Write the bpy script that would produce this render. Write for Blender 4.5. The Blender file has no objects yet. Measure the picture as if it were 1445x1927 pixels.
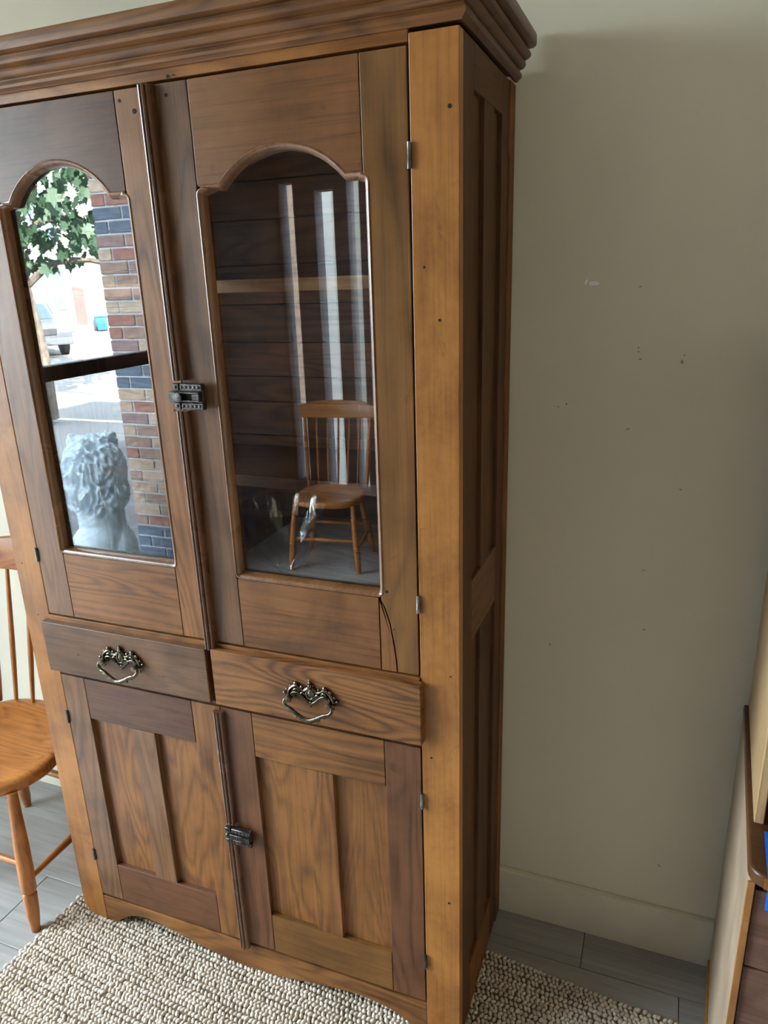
import bpy, bmesh, math, random
import numpy as np
from mathutils import Vector, Matrix, noise as mnoise
random.seed(7)
R = math.radians
C = bpy.context.scene.collection
sc = bpy.context.scene

# ------------------------------------------------------------------ camera
F_PX, PW, PH = 1362.57, 1445.0, 1927.0
cam_d = bpy.data.cameras.new('camera')
cam = bpy.data.objects.new('camera', cam_d); C.objects.link(cam)
yaw, pitch, roll = -0.37994, 0.31130, -0.03416
fwd = Vector((math.sin(yaw) * math.cos(pitch), math.cos(yaw) * math.cos(pitch), -math.sin(pitch)))
rt = fwd.cross(Vector((0, 0, 1))).normalized(); up = rt.cross(fwd)
r2 = rt * math.cos(roll) + up * math.sin(roll)
u2 = -rt * math.sin(roll) + up * math.cos(roll)
M = Matrix((r2, u2, -fwd)).transposed().to_4x4()
M.translation = (0.3336, -1.2022, 1.729)
cam.matrix_world = M
cam_d.sensor_fit = 'VERTICAL'; cam_d.sensor_height = 36.0
cam_d.lens = 36.0 * F_PX / PH
cam_d.clip_start = 0.02; cam_d.clip_end = 300
sc.camera = cam

# ------------------------------------------------------------------ sky, sun, exposure
SKY, SUN, EXPO = 22.0, 140.0, 0.55
world = bpy.data.worlds.new('sky'); sc.world = world; world.use_nodes = True
bg = world.node_tree.nodes['Background']
bg.inputs[0].default_value = (0.73, 0.87, 1.0, 1); bg.inputs[1].default_value = SKY
sun_d = bpy.data.lights.new('sun', 'SUN'); sun_d.energy = SUN; sun_d.angle = R(0.6); sun_d.color = (1, .95, .86)
sun = bpy.data.objects.new('sun', sun_d); C.objects.link(sun)
sun.rotation_euler = Vector((-0.66, -0.52, -0.42)).to_track_quat('-Z', 'Y').to_euler()
sun.location = (6, 6, 12)
vs = sc.view_settings
vs.view_transform = 'Standard'; vs.look = 'None'; vs.gamma = 1.0; vs.use_curve_mapping = False
vs.exposure = EXPO
cy = sc.cycles
cy.max_bounces = 8; cy.diffuse_bounces = 4; cy.glossy_bounces = 4; cy.transparent_max_bounces = 16
cy.sample_clamp_indirect = 8.0
cy.use_denoising = True; cy.use_adaptive_sampling = False
cy.denoising_prefilter = 'ACCURATE'; cy.denoising_input_passes = 'RGB_ALBEDO_NORMAL'
def portal(name, loc, rot, sx, sy):      # importance-sampling portal in a window opening, gives no light itself
    d = bpy.data.lights.new(name, 'AREA'); d.shape = 'RECTANGLE'; d.size = sx; d.size_y = sy
    d.cycles.is_portal = True
    o = bpy.data.objects.new(name, d); C.objects.link(o); o.location = loc; o.rotation_euler = rot
XL, YF, XR, YB, ZC = -2.25, -3.45, 2.2, 0.43, 3.0      # room shell inner faces
W1 = (-2.12, -0.30, 0.10, 2.72)                       # display window in the left wall: y0, y1, z0, z1
W2 = (-1.45, -1.36, 0.90, 2.2)                           # unseen opening added in the front wall for extra light: x0, x1, z0, z1
portal('portal_side', (XL + .01, (W1[0] + W1[1]) / 2, (W1[2] + W1[3]) / 2), (0, R(-90), 0), W1[3] - W1[2], W1[1] - W1[0])
portal('portal_front', ((W2[0] + W2[1]) / 2, YF + .01, (W2[2] + W2[3]) / 2), (R(90), 0, 0), W2[1] - W2[0], W2[3] - W2[2])

# ------------------------------------------------------------------ helpers
def tag(o, label=None, cat=None, group=None, kind=None):
    if label: o['label'] = label
    if cat: o['category'] = cat
    if group: o['group'] = group
    if kind: o['kind'] = kind
    return o
def link(o, parent):
    C.objects.link(o)
    if parent is not None: o.parent = parent
    return o
def root(name, loc, label, cat, group=None, rz=0.0):
    o = bpy.data.objects.new(name, None); C.objects.link(o)
    o.location = loc; o.rotation_euler = (0, 0, rz); o.empty_display_size = .1
    return tag(o, label, cat, group)
def part_empty(name, parent):
    o = bpy.data.objects.new(name, None); o.empty_display_size = .05
    return link(o, parent)
def fin(name, bm, mat, parent=None, smooth=None, off=None):
    """bmesh -> one mesh object; off = world base of the thing (vertices given in world space)"""
    bmesh.ops.recalc_face_normals(bm, faces=bm.faces)
    me = bpy.data.meshes.new(name); bm.to_mesh(me); bm.free()
    if smooth is not None:
        me.shade_smooth()
        if smooth < 179: me.set_sharp_from_angle(angle=R(smooth))
    me.materials.append(mat)
    o = bpy.data.objects.new(name, me); link(o, parent)
    if off is not None: o.location = (-off[0], -off[1], -off[2])
    return o
def bev(bm, w, seg=2):
    if w > 0:
        bmesh.ops.bevel(bm, geom=list(bm.edges), offset=w, segments=seg, affect='EDGES', clamp_overlap=True, profile=.5)
def b_box(bm, x0, x1, y0, y1, z0, z1):
    v = [bm.verts.new(p) for p in ((x0, y0, z0), (x1, y0, z0), (x1, y1, z0), (x0, y1, z0), (x0, y0, z1), (x1, y0, z1), (x1, y1, z1), (x0, y1, z1))]
    for f in ((0, 3, 2, 1), (4, 5, 6, 7), (0, 1, 5, 4), (1, 2, 6, 5), (2, 3, 7, 6), (3, 0, 4, 7)):
        bm.faces.new([v[i] for i in f])
def box(name, x0, x1, y0, y1, z0, z1, mat, parent=None, b=.0015, off=None, smooth=None):
    bm = bmesh.new(); b_box(bm, x0, x1, y0, y1, z0, z1); bev(bm, b)
    return fin(name, bm, mat, parent, smooth if smooth is not None else (18 if b > 0 else None), off)
def prism(name, poly, y0, y1, mat, parent=None, b=.0015, off=None, plane='xz'):
    bm = bmesh.new()
    def P(a, c, d): return (a, d, c) if plane == 'xz' else ((d, a, c) if plane == 'yz' else (a, c, d))
    A = [bm.verts.new(P(p[0], p[1], y0)) for p in poly]; B = [bm.verts.new(P(p[0], p[1], y1)) for p in poly]
    n = len(poly)
    bm.faces.new(A); bm.faces.new(B[::-1])
    for i in range(n): bm.faces.new((A[i], B[i], B[(i + 1) % n], A[(i + 1) % n]))
    bmesh.ops.recalc_face_normals(bm, faces=bm.faces)
    if b > 0:
        es = [e for e in bm.edges if e.calc_face_angle(0) > R(25)]
        bmesh.ops.bevel(bm, geom=es, offset=b, segments=2, affect='EDGES', clamp_overlap=True, profile=.5)
    return fin(name, bm, mat, parent, 18, off)
def b_tube(bm, pts, rads, seg=10, cap=True, flat=None):
    pts = [Vector(p) for p in pts]; n = len(pts)
    if not hasattr(rads, '__len__'): rads = [rads] * n
    t0 = (pts[1] - pts[0]).normalized()
    a = t0.orthogonal().normalized()
    rings = []
    for i in range(n):
        t = (pts[min(i + 1, n - 1)] - pts[max(i - 1, 0)]).normalized()
        a = (a - t * a.dot(t)).normalized(); b = t.cross(a)
        rings.append([bm.verts.new(pts[i] + (a * math.cos(k * 2 * math.pi / seg) + b * math.sin(k * 2 * math.pi / seg)) * rads[i]) for k in range(seg)])
    for i in range(n - 1):
        for k in range(seg):
            bm.faces.new((rings[i][k], rings[i][(k + 1) % seg], rings[i + 1][(k + 1) % seg], rings[i + 1][k]))
    if cap:
        bm.faces.new(rings[0][::-1]); bm.faces.new(rings[-1])
def tube(name, pts, rads, mat, parent=None, seg=10, off=None):
    bm = bmesh.new(); b_tube(bm, pts, rads, seg)
    return fin(name, bm, mat, parent, 50, off)
def b_lathe(bm, prof, seg=24, center=(0, 0, 0), axis='z'):
    cx, cy_, cz = center; rings = []
    for r, z in prof:
        ring = []
        for k in range(seg):
            a = 2 * math.pi * k / seg; c, s = r * math.cos(a), r * math.sin(a)
            p = (cx + c, cy_ + s, cz + z) if axis == 'z' else ((cx + c, cy_ + z, cz + s) if axis == 'y' else (cx + z, cy_ + c, cz + s))
            ring.append(bm.verts.new(p))
        rings.append(ring)
    for i in range(len(rings) - 1):
        for k in range(seg):
            bm.faces.new((rings[i][k], rings[i][(k + 1) % seg], rings[i + 1][(k + 1) % seg], rings[i + 1][k]))
    bm.faces.new(rings[0][::-1]); bm.faces.new(rings[-1])
def b_ball(bm, c, r, sc3=(1, 1, 1), seg=8, rings=6, rot=None):
    m = Matrix.Translation(Vector(c)) @ (rot.to_4x4() if rot is not None else Matrix()) @ Matrix.Diagonal((r * sc3[0], r * sc3[1], r * sc3[2], 1))
    bmesh.ops.create_uvsphere(bm, u_segments=seg, v_segments=rings, radius=1, matrix=m)
def spline(pts, n=8):
    """Catmull-Rom through the points"""
    P = [Vector(p) for p in pts]; out = []
    for i in range(len(P) - 1):
        p0 = P[max(i - 1, 0)]; p1 = P[i]; p2 = P[i + 1]; p3 = P[min(i + 2, len(P) - 1)]
        for k in range(n):
            t = k / n
            out.append(.5 * ((2 * p1) + (p2 - p0) * t + (2 * p0 - 5 * p1 + 4 * p2 - p3) * t * t + (3 * p1 - p0 - 3 * p2 + p3) * t ** 3))
    out.append(P[-1]); return out
def copy_tree(o, parent=None):
    c = o.copy(); C.objects.link(c)
    if parent is not None: c.parent = parent
    for ch in list(o.children): copy_tree(ch, c)
    return c

# ------------------------------------------------------------------ materials
class NT:
    def __init__(s, name):
        s.m = bpy.data.materials.new(name); s.m.use_nodes = True
        s.t = s.m.node_tree; s.p = s.t.nodes['Principled BSDF']; s.out = s.t.nodes['Material Output']
    def n(s, typ, **kw):
        nd = s.t.nodes.new('ShaderNode' + typ)
        for k, v in kw.items(): setattr(nd, k, v)
        return nd
    def l(s, a, b): s.t.links.new(a, b)
    def sv(s, sock, v):
        if isinstance(v, bpy.types.NodeSocket): s.l(v, sock)
        else: sock.default_value = v
    def math(s, op, a, b=None, c=None):
        nd = s.n('Math', operation=op); s.sv(nd.inputs[0], a)
        if b is not None: s.sv(nd.inputs[1], b)
        if c is not None: s.sv(nd.inputs[2], c)
        return nd.outputs[0]
    def vmath(s, op, a, b):
        nd = s.n('VectorMath', operation=op); s.sv(nd.inputs[0], a); s.sv(nd.inputs[1], b); return nd.outputs[0]
    def noise(s, vec, scale, detail=3, rough=.55, dist=0.0):
        nd = s.n('TexNoise'); s.l(vec, nd.inputs['Vector'])
        nd.inputs['Scale'].default_value = scale; nd.inputs['Detail'].default_value = detail
        nd.inputs['Roughness'].default_value = rough; nd.inputs['Distortion'].default_value = dist
        return nd.outputs['Fac']
    def ramp(s, fac, stops):
        nd = s.n('ValToRGB'); el = nd.color_ramp.elements
        while len(el) < len(stops): el.new(.5)
        for e, (p, c) in zip(el, stops): e.position = p; e.color = (*c, 1) if len(c) == 3 else c
        s.l(fac, nd.inputs[0]); return nd.outputs['Color']
    def mix(s, fac, a, b, blend='MIX'):
        nd = s.n('Mix', data_type='RGBA', blend_type=blend)
        s.sv(nd.inputs[0], fac); s.sv(nd.inputs[6], a if not isinstance(a, tuple) else (*a, 1)); s.sv(nd.inputs[7], b if not isinstance(b, tuple) else (*b, 1))
        return nd.outputs[2]
    def bump(s, h, strength, dist):
        nd = s.n('Bump'); nd.inputs['Strength'].default_value = strength; nd.inputs['Distance'].default_value = dist
        s.l(h, nd.inputs['Height']); s.l(nd.outputs[0], s.p.inputs['Normal'])
    def set(s, **kw):
        for k, v in kw.items():
            sock = s.p.inputs[k.replace('_', ' ').title() if k not in ('ior',) else 'IOR']
            s.sv(sock, (*v, 1) if isinstance(v, tuple) and len(v) == 3 else v)
        return s.m
def plain(name, col, rough=.6, metal=0.0, var=.06, scale=12, bump=0.0, spec=.5):
    t = NT(name); co = t.n('TexCoord').outputs['Object']
    n = t.noise(co, scale, 4)
    a = tuple(max(0, c * (1 - var * 2)) for c in col); b = tuple(min(1, c * (1 + var * 2)) for c in col)
    t.l(t.ramp(n, [(.3, a), (.7, b)]), t.p.inputs['Base Color'])
    t.set(roughness=rough, metallic=metal); t.p.inputs['Specular IOR Level'].default_value = spec
    if bump: t.bump(t.noise(co, scale * 6, 3), bump, .002)
    return t.m
WOODS = {}
TONES = {   # light, dark, how patchy
    'golden': ((.370, .168, .046), (.185, .074, .018)),
    'brown': ((.225, .100, .034), (.080, .033, .011)),
    'olive': ((.185, .090, .026), (.076, .034, .009)),
    'red': ((.135, .058, .030), (.056, .022, .011)),
    'grey': ((.180, .094, .052), (.072, .036, .019)),
    'dark': ((.105, .050, .024), (.040, .018, .009)),
    'inside': ((.30, .135, .062), (.13, .053, .025)),
    'shelf': ((.52, .31, .15), (.30, .15, .065)),
    'chair': ((.420, .170, .045), (.210, .070, .018)),
}
def wood(tone, axis, rough=.38, ring=1.0, coat=.07, pore=.36, spec=.38, rs=.14, mot=1.35):
    key = (tone, axis, rough, ring, coat, pore, spec, rs, mot)
    if key in WOODS: return WOODS[key]
    t = NT(f'wood_{tone}_{axis}_{len(WOODS)}')
    L, D = TONES[tone]; sat = lambda c: (c[0] * 1.06, c[1] * .95, c[2] * .74)
    if not tone.startswith('h'): L, D = sat(L), sat(D)
    tc = t.n('TexCoord').outputs['Object']; oi = t.n('ObjectInfo').outputs['Random']
    cmb = t.n('CombineXYZ'); t.sv(cmb.inputs[0], t.math('MULTIPLY', oi, 13.7)); t.sv(cmb.inputs[1], t.math('MULTIPLY', oi, 7.3)); t.sv(cmb.inputs[2], t.math('MULTIPLY', oi, 29.1))
    co = t.vmath('ADD', tc, cmb.outputs[0])
    def st(k):
        s3 = {'x': (k, 1, 1), 'y': (1, k, 1), 'z': (1, 1, k)}[axis]
        return t.vmath('MULTIPLY', co, s3)
    n1 = t.noise(st(rs), 7.0, 2, .45, .4)
    rings = t.math('SINE', t.math('MULTIPLY', n1, 105.0))
    rings = t.math('MULTIPLY_ADD', rings, .5, .5)
    rings = t.math('POWER', rings, .6)
    fine = t.noise(st(.02), 190.0, 3, .65)
    mid = t.noise(st(.05), 60.0, 3, .6)
    mott = t.noise(co, 6.0, 4, .6, .5)
    mott2 = t.noise(co, 2.3, 3, .6, .8); spk = t.noise(co, 70.0, 3, .7)
    f = t.math('MULTIPLY', rings, .26 * ring)
    f = t.math('ADD', f, t.math('MULTIPLY_ADD', fine, .22, .06))
    f = t.math('ADD', f, t.math('MULTIPLY', mid, .30))
    f = t.math('ADD', f, t.math('MULTIPLY_ADD', mott, .55 * mot, .275 * (1 - mot)))
    f = t.math('ADD', f, t.math('ADD', t.math('MULTIPLY', mott2, .35), t.math('MULTIPLY_ADD', spk, .30 * max(0, mot - 1), -.15 * max(0, mot - 1))))
    f = t.math('ADD', f, t.math('MULTIPLY_ADD', oi, .16, -.42 + .11 * (1 - ring)))
    M_ = tuple((a + b) / 2 for a, b in zip(L, D))
    col = t.ramp(f, [(.32, D), (.54, M_), (.80, L)])
    pores = t.ramp(fine, [(.36, (.50, .46, .43)), (.47, (1, 1, 1))])
    col = t.mix(pore, col, pores, 'MULTIPLY')
    t.p.inputs['Specular IOR Level'].default_value = spec
    # darker grime spots with a shape of their own
    grime = t.ramp(t.noise(st(.5), 14.0, 5, .7, 1.2), [(.63, (1, 1, 1)), (.74, (.55, .5, .47))])
    col = t.mix(1.0, col, grime, 'MULTIPLY')
    t.l(col, t.p.inputs['Base Color'])
    rr = t.math('MULTIPLY_ADD', mott, .22, rough - .10)
    t.l(rr, t.p.inputs['Roughness'])
    t.p.inputs['Coat Weight'].default_value = coat; t.p.inputs['Coat Roughness'].default_value = .32
    h = t.math('ADD', t.math('MULTIPLY', fine, .6), t.math('ADD', t.math('MULTIPLY', rings, .25 * ring), t.math('MULTIPLY', mid, .5)))
    t.bump(h, .35, .0012)
    WOODS[key] = t.m; return t.m
def pane_mat(name, r0=.04, tint=(1, 1, 1), rough=0.0, wav=0.0):
    t = NT(name); t.t.nodes.remove(t.p)
    lw = t.n('LayerWeight'); lw.inputs['Blend'].default_value = .5      # facing = 1 - |cos|
    f = t.math('MULTIPLY_ADD', t.math('POWER', lw.outputs['Facing'], 5.0), 1 - r0, r0)
    tr = t.n('BsdfTransparent'); tr.inputs[0].default_value = (*tint, 1)
    gl = t.n('BsdfGlossy'); gl.inputs['Roughness'].default_value = rough
    if wav:
        bp = t.n('Bump'); bp.inputs['Strength'].default_value = wav; bp.inputs['Distance'].default_value = .001
        t.l(t.noise(t.n('TexCoord').outputs['Object'], 5.0, 1), bp.inputs['Height'])
        t.l(bp.outputs[0], gl.inputs['Normal'])
    mx = t.n('MixShader'); t.l(f, mx.inputs[0]); t.l(tr.outputs[0], mx.inputs[1]); t.l(gl.outputs[0], mx.inputs[2])
    t.l(mx.outputs[0], t.out.inputs[0]); return t.m
def wall_mat(name, col, rough=.75):
    t = NT(name); co = t.n('TexCoord').outputs['Object']
    a = t.noise(co, 1.7, 4); b = tuple(c * .955 for c in col)
    t.l(t.ramp(a, [(.35, b), (.65, col)]), t.p.inputs['Base Color'])
    t.set(roughness=rough); t.bump(t.noise(co, 160, 3), .12, .001); return t.m

M_WALL = wall_mat('wall_paint', (.77, .71, .565))
M_TRIMW = plain('trim_paint', (.74, .68, .55), .45, var=.02)
M_CEIL = wall_mat('ceiling_paint', (.70, .66, .58))
M_DARKWALL = wall_mat('dark_wall_paint', (.045, .047, .055))
M_IRON = plain('cast_iron', (.085, .078, .072), .34, .85, var=.25, scale=90, bump=.3)
M_STEEL = plain('worn_steel', (.20, .19, .175), .42, 1.0, var=.2, scale=80)
M_BRASS = plain('antique_brass', (.135, .112, .080), .27, 1.0, var=.35, scale=120, bump=.25)
M_HOLE = plain('nail_hole', (.012, .009, .007), .9, var=.2)
M_PANE = pane_mat('cabinet_glass', .115, (.975, .98, .98))
M_WINGLASS = pane_mat('window_glass', .02, (.97, .98, .98))
M_CRYSTAL = pane_mat('crystal_glass', .22, (.90, .92, .93), .03)
M_FRAME = plain('black_frame_paint', (.012, .014, .018), .45, var=.2)

# ------------------------------------------------------------------ room shell
def struct(o): return tag(o, kind='structure')
WT = .12
def wall_with_hole(name, axis, pos, a0, a1, z0, z1, holes, mat, out):
    """a wall made of boxes around rectangular openings, joined into one mesh; axis = normal axis, out = thickness direction"""
    bm = bmesh.new(); As = sorted({a0, a1, *[h[0] for h in holes], *[h[1] for h in holes]}); Zs = sorted({z0, z1, *[h[2] for h in holes], *[h[3] for h in holes]})
    for i in range(len(As) - 1):
        for j in range(len(Zs) - 1):
            ca, cz = (As[i] + As[i + 1]) / 2, (Zs[j] + Zs[j + 1]) / 2
            if any(h[0] < ca < h[1] and h[2] < cz < h[3] for h in holes): continue
            p0, p1 = sorted((pos, pos + out * WT))
            if axis == 'x': b_box(bm, p0, p1, As[i], As[i + 1], Zs[j], Zs[j + 1])
            else: b_box(bm, As[i], As[i + 1], p0, p1, Zs[j], Zs[j + 1])
    return struct(fin(name, bm, mat))
SL = [(-2.225, -2.12, .30, 2.36), (-1.962, -1.824, .25, 2.30), (-1.726, -1.640, .25, 2.36)]     # narrow sidelights in the front wall
wall_back = struct(box('wall_back', XL - WT, XR + WT, YB, YB + WT, 0, ZC, M_WALL, b=0))
wall_with_hole('wall_left_entry', 'x', XL, YF - WT, -2.16, 0, ZC, [], M_DARKWALL, -1)
wall_with_hole('wall_left', 'x', XL, -2.16, YB, 0, ZC, [(W1[0], W1[1], W1[2], W1[3])], M_WALL, -1)
wall_with_hole('wall_front', 'y', YF, XL, XR, 0, ZC, [(W2[0], W2[1], W2[2], W2[3])] + SL, M_DARKWALL, -1)
struct(box('wall_right', XR, XR + WT, YF - WT, YB, 0, ZC, wall_mat('warm_bounce_tan', (.80, .63, .42)), b=0))  # unseen wall; tan colour and nearness chosen to bounce warm light
struct(box('ceiling', XL - WT, XR + WT, YF - WT, YB + WT, ZC, ZC + .25, M_CEIL, b=0))
upper = struct(box('wall_upper_mass', XL - WT, XR + 4, YF - WT, YB + 6, ZC + .25, 4.3, plain('stucco', (.5, .47, .42), .9), b=0))  # unseen building mass, added to cast shade on the ground outside
struct(box('baseboard_back', XL, XR, YB - .017, YB, 0, .143, M_TRIMW, b=.002))
struct(box('baseboard_right', XR - .017, XR, YF, YB - .018, 0, .143, M_TRIMW, b=.002))

# floor: grey wood-look planks
def plank_mat():
    t = NT('grey_plank'); tc = t.n('TexCoord').outputs['Object']; oi = t.n('ObjectInfo').outputs['Random']
    cmb = t.n('CombineXYZ'); t.sv(cmb.inputs[0], t.math('MULTIPLY', oi, 31.0)); t.sv(cmb.inputs[1], t.math('MULTIPLY', oi, 17.0))
    co = t.vmath('ADD', tc, cmb.outputs[0]); cs = t.vmath('MULTIPLY', co, (.06, 1, 1))
    a = t.noise(cs, 60, 4, .6); b = t.noise(t.vmath('MULTIPLY', co, (.15, 1, 1)), 9, 3, .5, .6)
    f = t.math('ADD', t.math('MULTIPLY', a, .55), t.math('MULTIPLY', b, .5)); f = t.math('ADD', f, t.math('MULTIPLY_ADD', oi, .14, -.07))
    t.l(t.ramp(f, [(.3, (.225, .212, .196)), (.75, (.40, .382, .358))]), t.p.inputs['Base Color'])
    t.set(roughness=.30); t.bump(a, .10, .001); return t.m
M_PLANK = plank_mat()
floor = struct(box('floor', XL - WT, XR + WT, YF - WT, YB, -.06, -.006, plain('plank_joint', (.05, .047, .044), .9), b=0))
PWID, PLEN = .23, 1.22
bm = bmesh.new(); b_box(bm, .0008, PLEN - .0008, .0008, PWID - .0008, -.006, 0); bev(bm, .0012, 1)
pl0 = fin('plank', bm, M_PLANK, floor); pl_me = pl0.data; first = True
row = 0; y = .302 - PWID * 17
while y < YB - .02:
    offx = {17: .24, 16: .48, 15: -.12, 14: .33}.get(row, random.uniform(0, PLEN))
    x = offx - PLEN * math.ceil((offx - XL) / PLEN)
    while x < XR:
        x0, x1 = max(x, XL), min(x + PLEN, XR); y1 = min(y + PWID, YB)
        o = pl0 if first else link(bpy.data.objects.new('plank', pl_me), floor); first = False
        o.location = (x0, y, 0); o.scale = ((x1 - x0) / PLEN, (y1 - y) / PWID, 1)
        x += PLEN
    y += PWID; row += 1

# paint chips and scuffs on the wall
M_CHIP = plain('bare_plaster', (.97, .97, .96), .6, var=.02)
M_SCUFF = plain('scuff', (.36, .27, .19), .9, var=.1)
def blot(name, x, z, w, h, mat, ang=0.0, n=9, seed=0):
    rnd = random.Random(seed); bm = bmesh.new(); vs_ = []
    for k in range(n):
        a = 2 * math.pi * k / n; r = rnd.uniform(.65, 1.1)
        px, pz = math.cos(a) * w / 2 * r, math.sin(a) * h / 2 * r
        vs_.append((x + px * math.cos(ang) - pz * math.sin(ang), z + px * math.sin(ang) + pz * math.cos(ang)))
    A = [bm.verts.new((p[0], YB - .0008, p[1])) for p in vs_]; B = [bm.verts.new((p[0], YB + .0005, p[1])) for p in vs_]
    bm.faces.new(A); bm.faces.new(B[::-1])
    for k in range(n): bm.faces.new((A[k], B[k], B[(k + 1) % n], A[(k + 1) % n]))
    return fin(name, bm, mat, wall_back)
for k, (x, z, w, h, m, a) in enumerate([(.169, 1.706, .024, .011, M_CHIP, -.12), (.154, 1.709, .006, .013, M_CHIP, -.2), (.262, 1.697, .006, .003, M_SCUFF, .2), (.267, 1.575, .003, .006, M_SCUFF, 0), (.2675, 1.567, .004, .004, M_SCUFF, 0), (.272, 1.551, .006, .004, M_SCUFF, 0),
        (.357, 1.560, .003, .004, M_SCUFF, 0), (.354, 1.546, .007, .011, plain('scuff_light', (.36, .27, .2), .9), .2), (.107, 1.446, .005, .003, M_SCUFF, .1), (.098, 1.447, .003, .002, M_SCUFF, .1), (.125, 1.453, .004, .007, M_SCUFF, .2), (.257, 1.402, .010, .003, M_SCUFF, .5),
        (.374, 1.274, .008, .003, M_SCUFF, .1), (.313, 1.078, .009, .002, M_SCUFF, .3), (.111, .857, .005, .008, M_SCUFF, .4), (.325, .93, .008, .003, M_SCUFF, -.2), (.41, .27, .012, .003, M_SCUFF, -.6)]):
    blot('paint_chip' if m is M_CHIP else 'scuff_mark', x, z, w, h, m, a, seed=k)

# ------------------------------------------------------------------ windows
w1 = struct(bpy.data.objects.new('window_1', None)); C.objects.link(w1); w1.location = (XL, (W1[0] + W1[1]) / 2, W1[2])
o1 = w1.location
fx0, fx1 = XL - .09, XL - .03
for nm, a in (('window_frame', (W1[0], W1[0] + .05, W1[2], W1[3])), ('window_frame', (W1[1] - .05, W1[1], W1[2], W1[3])), ('window_frame', (W1[0] + .05, W1[1] - .05, W1[2], W1[2] + .05)), ('window_frame', (W1[0] + .05, W1[1] - .05, W1[3] - .05, W1[3])), ('mullion', (W1[0] + .05, W1[1] - .05, 1.335, 1.402))):
    box(nm, fx0, fx1, a[0], a[1], a[2], a[3], M_FRAME, w1, .003, o1)
for z0, z1 in ((W1[2] + .05, 1.335), (1.402, W1[3] - .05)):
    box('pane', XL - .063, XL - .057, W1[0] + .05, W1[1] - .05, z0, z1, M_WINGLASS, w1, 0, o1)
w2 = struct(bpy.data.objects.new('window_2', None)); C.objects.link(w2); w2.location = ((W2[0] + W2[1]) / 2, YF, W2[2]); o2 = w2.location
for a in ((W2[0], W2[0] + .05, W2[2], W2[3]), (W2[1] - .05, W2[1], W2[2], W2[3]), (W2[0] + .05, W2[1] - .05, W2[2], W2[2] + .05), (W2[0] + .05, W2[1] - .05, W2[3] - .05, W2[3])):
    box('window_frame', a[0], a[1], YF - .09, YF - .03, a[2], a[3], M_FRAME, w2, .003, o2)
box('pane', W2[0] + .05, W2[1] - .05, YF - .063, YF - .057, W2[2] + .05, W2[3] - .05, M_WINGLASS, w2, 0, o2)
for k, s in enumerate(SL):
    w = struct(bpy.data.objects.new(f'window_{k + 3}', None)); C.objects.link(w); w.location = (s[0], YF, s[2])
    box('pane', s[0], s[1], YF - .063, YF - .057, s[2], s[3], M_WINGLASS, w, 0, w.location)

# ------------------------------------------------------------------ cabinet
WX, DY = 1.12, .404
ZF = .012                      # feet stand on the rug
zo = .024
CAB0 = (-WX / 2, DY / 2, ZF)
cab = root('china_cabinet', CAB0, 'tall antique wooden china cabinet with two arched glass doors and two drawers', 'cabinet')
def Z(z): return z + zo
def W(t, a, **k): return wood(t, a, **k)
# corner posts
rp = [(-.0805, ZF), (0, ZF), (0, 2.084), (-.0805, 2.084)]
prism('corner_post', rp, 0, .024, W('golden', 'z', ring=.25, pore=.25, mot=1.9), cab, .0015, CAB0)
arc = [(-WX + .045 - .045 * math.cos(a), ZF + .045 - .045 * math.sin(a)) for a in [k * math.pi / 2 / 6 for k in range(7)]]
lp = [(-WX, 2.084)] + arc + [(-1.0415, ZF), (-1.0415, 2.084)]
prism('corner_post', lp, 0, .024, W('golden', 'z', ring=.25, pore=.25, mot=1.9), cab, .0015, CAB0)
# frieze, waist rail, apron
box('frieze', -1.0405, -.0815, 0, .024, 2.0725, 2.092, W('golden', 'x', pore=.5), cab, .001, CAB0)
box('waist_rail', -1.0405, -.0815, -.003, .022, Z(.934), Z(.948), W('brown', 'x', rough=.42), cab, .001, CAB0)
box('drawer_rail', -1.0405, -.0815, .004, .022, Z(.776), Z(.792), W('dark', 'x'), cab, .001, CAB0)
ap = [(-1.0405, Z(.072)), (-1.0405, ZF), (-1.005, ZF), (-.985, .030), (-.952, .052), (-.925, .060), (-.895, .063), (-.853, .060), (-.81, .051), (-.764, .040), (-.689, .026), (-.641, .018), (-.569, .0145), (-.496, .017), (-.422, .030), (-.375, .037), (-.327, .045), (-.28, .050), (-.235, .050), (-.2, .045), (-.168, .037), (-.134, .020), (-.12, ZF), (-.0815, ZF), (-.0815, Z(.072))]
prism('apron', ap, .001, .022, W('brown', 'x'), cab, .001, CAB0)
# cornice
prof = [(0.0, 2.080), (.005, 2.080), (.007, 2.083), (.0125, 2.087), (.0140, 2.092), (.0125, 2.097), (.0100, 2.100), (.0100, 2.103), (.0150, 2.104), (.0195, 2.108), (.0215, 2.113), (.0205, 2.118), (.0190, 2.120), (.0235, 2.1215), (.0290, 2.125), (.0310, 2.130), (.0300, 2.135), (.0260, 2.137), (.0260, 2.141), (.0350, 2.142), (.0395, 2.145), (.0410, 2.149), (.0410, 2.165), (.0390, 2.170), (.034, 2.172), (0, 2.172)]
prof = [(o_, 2.172 - (2.172 - z) * .083 / .092) for o_, z in prof]
def cornice(name, kind):
    bm = bmesh.new(); A, B = [], []
    for o_, z in prof:
        if kind == 'front': a, b = (-WX - o_, -o_, z), (o_, -o_, z)
        elif kind == 'right': a, b = (o_, -o_, z), (o_, DY + .004, z)
        else: a, b = (-WX - o_, DY + .004, z), (-WX - o_, -o_, z)
        A.append(bm.verts.new(a)); B.append(bm.verts.new(b))
    n = len(prof)
    for i in range(n):
        bm.faces.new((A[i], B[i], B[(i + 1) % n], A[(i + 1) % n]))
    bm.faces.new(A); bm.faces.new(B[::-1])
    return fin(name, bm, W('brown' if kind != 'right' else 'dark', 'x' if kind == 'front' else 'y', rough=.42, mot=1.2), cab, 32, CAB0)
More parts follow.
